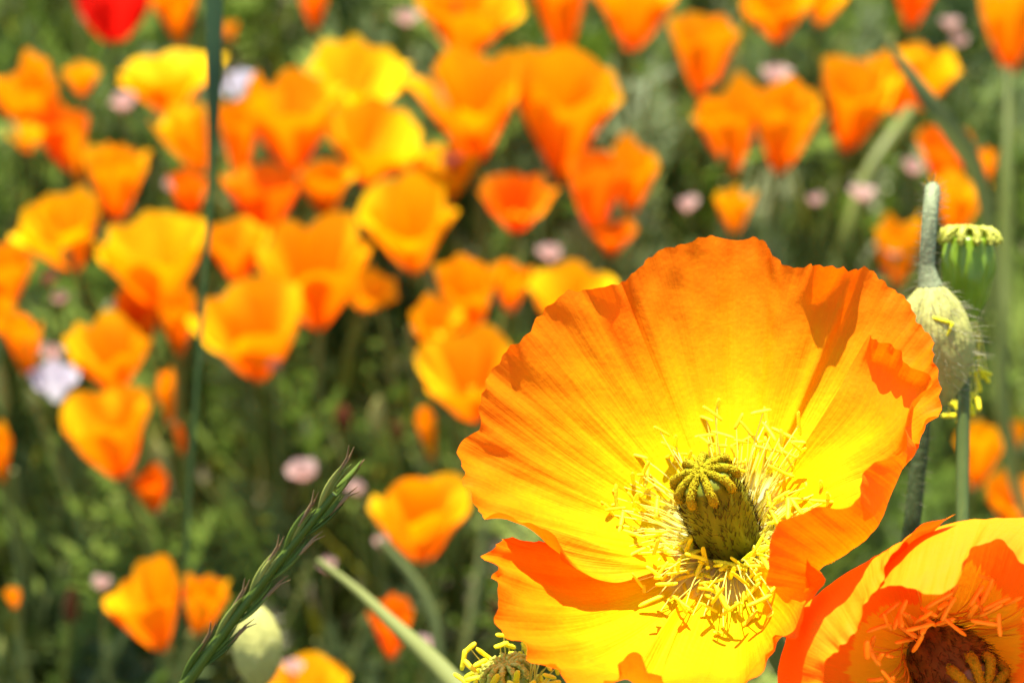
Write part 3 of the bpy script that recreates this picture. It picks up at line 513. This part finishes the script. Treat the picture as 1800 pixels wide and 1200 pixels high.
# x0, y0, x1, y1, foot x, material, openness, label
FIELD = [
 (275, -45, 360, 85, 318, 'cal', 1, 'orange field poppy cup right beside the red poppy'),
 (-5, 105, 112, 262, 95, 'cal', 1, 'gold topped field poppy leaning away over a shaded orange one'),
 (118, 115, 172, 170, 146, 'calgold', 1.1, 'small golden field poppy between two larger cups below the red poppy'),
 (212, 92, 362, 205, 300, 'calgold', 1.15, 'broad yellow field poppy between red poppy and dark grass leaf'),
 (62, 185, 160, 300, 120, 'caldeep', .95, 'deep orange field poppy tucked below a leaning gold one'),
 (116, 235, 166, 330, 140, 'cal', .8, 'slim closed orange field poppy hanging under a deep orange one'),
 (18, 218, 78, 268, 50, 'calgold', 1.1, 'little yellow field poppy with a pale shining rim'),
 (163, 262, 262, 395, 205, 'cal', 1, 'upright orange goblet field poppy above the wide split one'),
 (278, 185, 372, 305, 360, 'calgold', 1.1, 'yellow field poppy half hidden behind the dark grass leaf'),
 (383, 180, 472, 320, 420, 'cal', 1, 'orange field poppy touching the dark grass leaf on its sunlit side'),
 (440, 132, 602, 305, 520, 'cal', 1.05, 'large orange field poppy at the middle of the dense cluster'),
 (552, 84, 712, 205, 620, 'calgold', 1.15, 'bright yellow frilled field poppy topping the dense cluster'),
 (580, 192, 730, 322, 640, 'calgold', 1.1, 'bright yellow field poppy with a small side flap'),
 (402, 290, 532, 415, 470, 'caldeep', 1, 'shaded deep orange field poppy under the dense cluster'),
 (520, 278, 622, 380, 570, 'cal', .9, 'orange field poppy with one gold streak under the cluster'),
 (305, 300, 366, 392, 335, 'caldeep', .9, 'small dull orange field poppy behind the dark grass leaf'),
 (48, 338, 190, 475, 135, 'calgold', 1.15, 'wide yellow field poppy split by one dark orange petal'),
 (186, 380, 362, 545, 285, 'calgold', 1.08, 'big broad yellow field poppy leaning on the long grass leaf'),
 (363, 385, 482, 500, 420, 'cal', 1, 'orange field poppy between two big yellow lipped ones'),
 (474, 383, 648, 578, 560, 'cal', 1.02, 'big orange goblet field poppy with a sunlit upper lip'),
 (362, 498, 542, 668, 455, 'cal', 1.0, 'folded orange field poppy with a pointed gold front petal'),
 (-30, 428, 68, 540, 15, 'cal', 1, 'golden orange field poppy cut by the edge above a shorter one'),
 (-30, 520, 38, 590, 5, 'calgold', 1, 'small yellow field poppy cut by the edge below a taller one'),
 (12, 538, 86, 660, 50, 'cal', .9, 'narrow orange field poppy above the white flower'),
 (128, 562, 266, 690, 205, 'cal', 1.05, 'orange field poppy with a yellow flap over the big round one'),
 (218, 508, 292, 610, 260, 'caldeep', .95, 'shaded orange field poppy behind a small egg shaped one'),
 (278, 513, 362, 625, 315, 'cal', .85, 'small egg shaped orange field poppy with yellow top'),
 (278, 638, 322, 745, 300, 'cal', .7, 'thin half closed orange field poppy beside the big round one'),
 (117, 682, 280, 840, 215, 'cal', .95, 'big round orange field poppy lit yellow at the crown'),
 (232, 815, 308, 900, 275, 'caldeep', .8, 'small closed deep orange field poppy under the big round one'),
 (-25, 748, 30, 850, 5, 'cal', .9, 'slim orange field poppy cut by the edge beside yellow green leaves'),
 (198, 985, 335, 1145, 290, 'cal', 1.05, 'yellow fan shaped field poppy beside the grass ear'),
 (325, 998, 412, 1115, 345, 'cal', .95, 'orange half of a paired field poppy touching the grass ear'),
 (10, 1028, 44, 1070, 27, 'cal', .7, 'tiny orange poppy bud alone among green leaves'),
 (478, 1158, 622, 1290, 550, 'cal', 1.05, 'orange field poppy rising beside the pale oblong bud'),
 (643, 1048, 733, 1158, 690, 'caldeep', .9, 'deep orange field poppy crossed by the thick pale stalk'),
 (666, 832, 824, 985, 745, 'cal', 1.05, 'lone orange field poppy beside the open poppy rim'),
 (722, 708, 778, 808, 760, 'cal', .6, 'twisted narrow orange field poppy bud above the lone cup'),
 (740, 578, 925, 735, 840, 'cal', 1.05, 'large golden field poppy partly behind the open poppy rim'),
 (718, 522, 818, 615, 765, 'cal', 1, 'orange field poppy resting on the large golden one'),
 (766, 452, 872, 600, 825, 'cal', .95, 'tall orange field poppy behind the large golden one'),
 (860, 447, 934, 550, 895, 'cal', .9, 'slender orange field poppy wedged between two broader ones'),
 (928, 467, 1075, 590, 1000, 'calgold', 1.1, 'flat topped golden field poppy behind the open poppy rim'),
 (638, 318, 800, 480, 730, 'calgold', 1.0, 'round golden field poppy with an orange foot under the cluster'),
 (735, 262, 838, 355, 785, 'calgold', 1.15, 'bright yellow ragged field poppy with a pink speck'),
 (742, -50, 892, 112, 810, 'cal', 1.1, 'V shaped orange field poppy with parted petals'),
 (752, 100, 918, 285, 840, 'cal', 1.02, 'large orange cup field poppy with wide yellow lip'),
 (908, 103, 1078, 325, 985, 'cal', .95, 'tall goblet field poppy tapering to a long pointed foot'),
 (922, -70, 1038, 110, 990, 'cal', .95, 'tall orange field poppy standing behind the long goblet'),
 (1042, -60, 1192, 90, 1110, 'cal', 1.05, 'wide orange field poppy beyond the tall goblet'),
 (1172, 25, 1298, 172, 1235, 'cal', .95, 'straight sided orange field poppy with yellow inner lip'),
 (1295, -50, 1422, 75, 1365, 'cal', 1.0, 'orange field poppy between a straight sided and a yellow one'),
 (1408, -40, 1482, 45, 1440, 'calgold', 1.1, 'small yellow field poppy beside a dull orange one'),
 (1562, -40, 1640, 52, 1600, 'caldeep', .95, 'dull deep orange field poppy above the bent grass leaf'),
 (1712, -25, 1830, 130, 1775, 'cal', 1, 'orange field poppy with gold lip far above the seed capsule'),
 (1202, 158, 1332, 305, 1290, 'cal', 1.0, 'orange field poppy joined to its twin on the shaded side'),
 (1308, 148, 1442, 305, 1368, 'cal', 1.0, 'heart shaped orange field poppy in the middle of three'),
 (1428, 112, 1562, 268, 1485, 'cal', 1.0, 'pointed red orange field poppy with yellow upper band'),
 (1508, 82, 1618, 208, 1585, 'cal', 1.0, 'orange field poppy behind the bent grass leaf'),
 (1565, 78, 1668, 195, 1610, 'calgold', 1.15, 'yellow field poppy crossed by the bent grass leaf'),
 (852, 308, 962, 408, 905, 'caldeep', 1.0, 'small deep orange field poppy beneath the large cup'),
 (998, 283, 1102, 412, 1045, 'caldeep', 1.0, 'red orange shaded field poppy under the tall goblet'),
 (1058, 262, 1152, 375, 1110, 'cal', 1.0, 'orange field poppy with gold cheek beside a red orange one'),
 (1032, 383, 1112, 452, 1075, 'caldeep', .9, 'small brownish orange field poppy above the open poppy rim'),
 (1248, 333, 1332, 412, 1290, 'calgold', .8, 'small round golden poppy alone above the open poppy'),
 (1522, 388, 1624, 508, 1575, 'cal', 1.0, 'orange field poppy with pink flower before it beside hooked bud'),
 (1608, 222, 1702, 345, 1665, 'caldeep', .95, 'deep orange field poppy behind the hooked bud stem'),
 (1636, 308, 1722, 412, 1680, 'calgold', 1.05, 'golden field poppy just behind the seed capsule crown'),
 (1703, 258, 1747, 335, 1732, 'cal', .7, 'narrow orange bud hanging beside the bent grass leaf'),
 (1672, 738, 1762, 860, 1710, 'calgold', 1.0, 'golden field poppy below the seed capsule stamens'),
 (1722, 830, 1830, 925, 1775, 'cal', 1.1, 'round orange field poppy just above the cupped poppy rim'),
 (1757, 736, 1800, 800, 1780, 'cal', .8, 'small orange field poppy peeping beside a golden one'),
 (612, 483, 692, 545, 640, 'calgold', 1.15, 'little yellow poppy flap beside the big orange goblet'),
 (385, 40, 420, 80, 402, 'cal', .8, 'tiny orange bud just past the top of the dark grass leaf'),
 (528, -30, 578, 55, 553, 'caldeep', .9, 'small orange field poppy far above the dense cluster'),
]
rj = random.Random(4)
for i, (x0, y0, x1, y1, bx, mt, ok, lab) in enumerate(FIELD):
    small = (x1-x0) < 60
    hb = .215+rj.uniform(-.012, .012)
    cup_flower('field_poppy', (x0, y0, x1, y1), bx, 100+i, lab, 'poppy', M[mt], GRP, hb=hb, openk=ok, stemr=.0011 if small else .0018)
cup_flower('red_poppy', (138, -50, 268, 72), 200, 77, 'bright red poppy among the orange field poppies', 'poppy', M['red'], None, hb=.22, openk=1.1, cone=.55)
# small pink and white wildflowers
PINK = [(715, 30, 42, 'above the bright yellow frilled poppy'), (1360, 130, 48, 'above the heart shaped poppy'), (220, 178, 50, 'under the broad yellow poppy by the red one'), (92, 618, 40, 'touching the narrow orange poppy above the white flower'),
        (90, 488, 32, 'higher of two beside the poppy at the edge'), (108, 523, 34, 'lower of two beside the poppy at the edge'), (533, 824, 56, 'behind the tip of the grass ear'), (180, 1020, 34, 'beside the yellow fan shaped poppy'),
        (482, 640, 30, 'under the folded orange poppy'), (303, 322, 32, 'beside the small dull orange poppy'), (966, 443, 44, 'over the flat topped golden poppy'), (1515, 338, 40, 'above the orange poppy by the hooked bud'),
        (1207, 358, 38, 'beside the small round golden poppy'), (1432, 350, 30, 'between the small round poppy and the hooked bud'), (1572, 440, 38, 'in front of the orange poppy by the hooked bud'), (1670, 40, 36, 'above the yellow poppy crossed by a leaf'),
        (1685, 68, 34, 'under another one above the crossed yellow poppy'), (625, 855, 32, 'below the grass ear tip'), (575, 990, 34, 'at the top of the thick pale stalk'), (792, 280, 34, 'on the bright yellow ragged poppy'),
        (672, 952, 30, 'at the top of the curved stalk'), (1605, 290, 42, 'beside the deep orange poppy behind the hooked stem'), (515, 1170, 40, 'on the orange poppy beside the pale bud'), (745, 1130, 44, 'beside the thick pale stalk low down')]
for i, (x, y, wd, where) in enumerate(PINK):
    wd *= .82
    cup_flower('pink_wildflower', (x-wd/2, y-wd*.35, x+wd/2, y+wd*.42), x, 300+i, 'small pale pink wildflower '+where, 'wildflower', M['pink'], 'pink wildflowers between the poppies', hb=.225 if y < 1100 else .24, openk=1.1, stemr=.0007, npet=5, small=True)
for i, (x, y, wd, where) in enumerate([(100, 672, 72, 'beside the narrow orange poppy'), (412, 148, 62, 'beside the dark grass leaf')]):
    cup_flower('white_wildflower', (x-wd/2, y-wd*.4, x+wd/2, y+wd*.45), x, 340+i, 'round white wildflower '+where, 'wildflower', M['white'], None, hb=.22, openk=1.15, stemr=.0008, npet=5, small=True)

def field_bud(box, seed, label, mat, hb=.2):
    x0, y0, x1, y1 = box; rs = np.random.default_rng(seed); cx = (x0+x1)/2; d = depth_at_height(cx, y1, hb); c = px(cx, (y0+y1)/2, d)
    a = nrm([rs.normal(0, .12), 0, 1]); H, R = (y1-y0)*K*d*1.1, (x1-x0)*K*d*.5; foot = np.array([c[0]+rs.normal(0, .02), c[1]+.01, 0])
    root = thing('poppy_bud', foot, label, 'flower bud', 'slim buds and pods among the field poppies'); e, f, a = frame(a)
    m = MB(); th = np.linspace(0, 2*math.pi, 12, endpoint=False); prof = []
    for q in np.linspace(0, 1, 12):
        r = R*(math.sin(math.pi*min(1, q*.9+.1))**.7)*(1-.45*q); prof.append(c+a*H*(q-.5)+np.outer(np.cos(th)*r, e)+np.outer(np.sin(th)*r, f))
    m.grid(np.array(prof), close=True, t=.7); m.cap(prof[0], .7); m.build('bud_cap', mat, root)
    m = MB(); P = stem_path(c-a*H*.49, foot, -a, 14); m.tube(P, np.full(14, .0012), 6, t=.5); m.build('stem', M['stem_far'], root)
for i, (b, lab, mt) in enumerate([((645, 690, 682, 765), 'pale green pointed bud between the folded poppy and large golden one', 'bud'), ((262, 765, 300, 850), 'pale green pod pressed against the big round field poppy', 'bud'),
        ((-14, 630, 16, 730), 'pale green bud cut by the edge beside the white flower', 'bud'), ((685, 735, 710, 775), 'dull brown red small bud beside the pale pointed bud', 'withered'),
        ((585, 708, 622, 755), 'dark red orange withered bud among leaves under the folded poppy', 'withered'), ((110, 1025, 140, 1095), 'brownish bud low among leaves near the tiny orange bud', 'withered'),
        ((300, 740, 328, 800), 'slender orange bud under the thin half closed poppy', 'cal'), ((860, 1045, 885, 1090), 'dark red bud just beside the open poppy front petal', 'withered'), ((178, 525, 205, 575), 'cream coloured bud tip over the flapped orange poppy', 'white')]):
    field_bud(b, 500+i, lab, M[mt])

# ------------------------------------------------------------------ meadow foliage (uncountable)
rng = np.random.default_rng(99)
def leaf_template(rs):
    """one finely divided leaf, unit length, along +Z, drooping to +X"""
    m = MB(); s = np.linspace(0, 1, 7); ax_ = np.stack([.25*s**2, 0*s, s-.12*s**2], 1); Yv = np.array([0, 1.0, 0])
    m.ribbon(ax_, np.linspace(.022, .010, 7), Yv)
    for k in range(5):
        q = .35+.13*k; i = q*6; p = ax_[int(i)]+(ax_[min(6, int(i)+1)]-ax_[int(i)])*(i-int(i))
        for sg in (-1, 1):
            d = nrm([.25+rs.normal(0, .15), sg*.8, .75]); ln = .34*(1-.55*(q-.35)/.65)*rs.uniform(.8, 1.2); sdv = nrm(np.cross(d, [1, 0, 0]))
            m.ribbon([p, p+d*ln*.5, p+d*ln+np.array([.03, 0, 0])], [.020, .024, .008], sdv)
            for sg2 in (-1, 1):
                d2 = nrm(d+sdv*sg2*.7+rs.normal(0, .1, 3)); p2 = p+d*ln*.5; m.ribbon([p2, p2+d2*ln*.3, p2+d2*ln*.55], [.015, .020, .007], nrm(np.cross(d2, [1, 0, 0])))
    return np.concatenate(m.v), np.concatenate(m.f)
TPL = [leaf_template(np.random.default_rng(s)) for s in range(5)]
def rotm(tilt, az, roll):
    ct, st, ca, sa, cr, sr = math.cos(tilt), math.sin(tilt), math.cos(az), math.sin(az), math.cos(roll), math.sin(roll)
    return np.array([[ca, -sa, 0], [sa, ca, 0], [0, 0, 1]])@np.array([[ct, 0, st], [0, 1, 0], [-st, 0, ct]])@np.array([[cr, -sr, 0], [sr, cr, 0], [0, 0, 1]])
def spot():
    y = rng.uniform(.50, 2.9); return rng.uniform(-1, 1)*(.28+.27*y), y
fol = MB()
for _ in range(3600):
    x, y = spot(); v, f = TPL[rng.integers(5)]; ln = rng.uniform(.06, .15); til = rng.uniform(0, 1.0); z0 = max(.0, min(rng.uniform(.01, .17)*rng.uniform(.3, 1), .195-.9*ln*math.cos(til)-(.07 if y < .85 else 0)))
    fol.add(v@(rotm(til, rng.uniform(0, 6.28), rng.uniform(0, 6.28)).T*ln)+np.array([x, y, z0]), f, None, float(np.clip(rng.normal(.5, .3), 0, 1)))
tag(fol.build('poppy_foliage', M['foliage']), 'finely divided grey green leaves filling the meadow', 'foliage', kind='stuff')
gr = MB()
for _ in range(5200):
    x, y = spot(); h = rng.uniform(.06, .22 if y > .85 else .13); az = rng.uniform(0, 6.28); bend = rng.uniform(.05, .55)*h; s = np.linspace(0, 1, 6)
    pts = np.stack([x+math.cos(az)*bend*s**2, y+math.sin(az)*bend*s**2, h*(s-.18*s**3*(bend/h))], 1); th = rng.uniform(0, 6.28)
    gr.ribbon(pts, rng.uniform(.0008, .0022)*np.array([.9, 1, 1, .85, .55, .08]), np.array([math.cos(th), math.sin(th), 0]), float(np.clip(rng.normal(.5, .27), 0, 1)))
tag(gr.build('meadow_grass', M['grass']), 'thin green and olive grass between the poppies', 'grass', kind='stuff')
st = MB()
for _ in range(2200):
    x, y = spot(); h = rng.uniform(.12, .24 if y > .85 else .14); dx, dy = rng.normal(0, .03, 2); P = spline([[x, y, 0], [x+dx*.3, y+dy*.3, h*.5], [x+dx, y+dy, h]], 6)
    st.tube(P, np.linspace(.0014, .0010, 6), 4, t=float(rng.uniform(0, 1)))
    if rng.uniform() < .45:
        p = P[-1]; q = nrm(P[-1]-P[-2]); st.tube([p, p+q*.004, p+q*.009, p+q*.013], [.0008, .0024, .0020, .0003], 6, t=float(rng.uniform(.3, 1)))
tag(st.build('wild_stems', M['stem_far']), 'thin upright green stems and seed tips in the meadow', 'plant stems', kind='stuff')
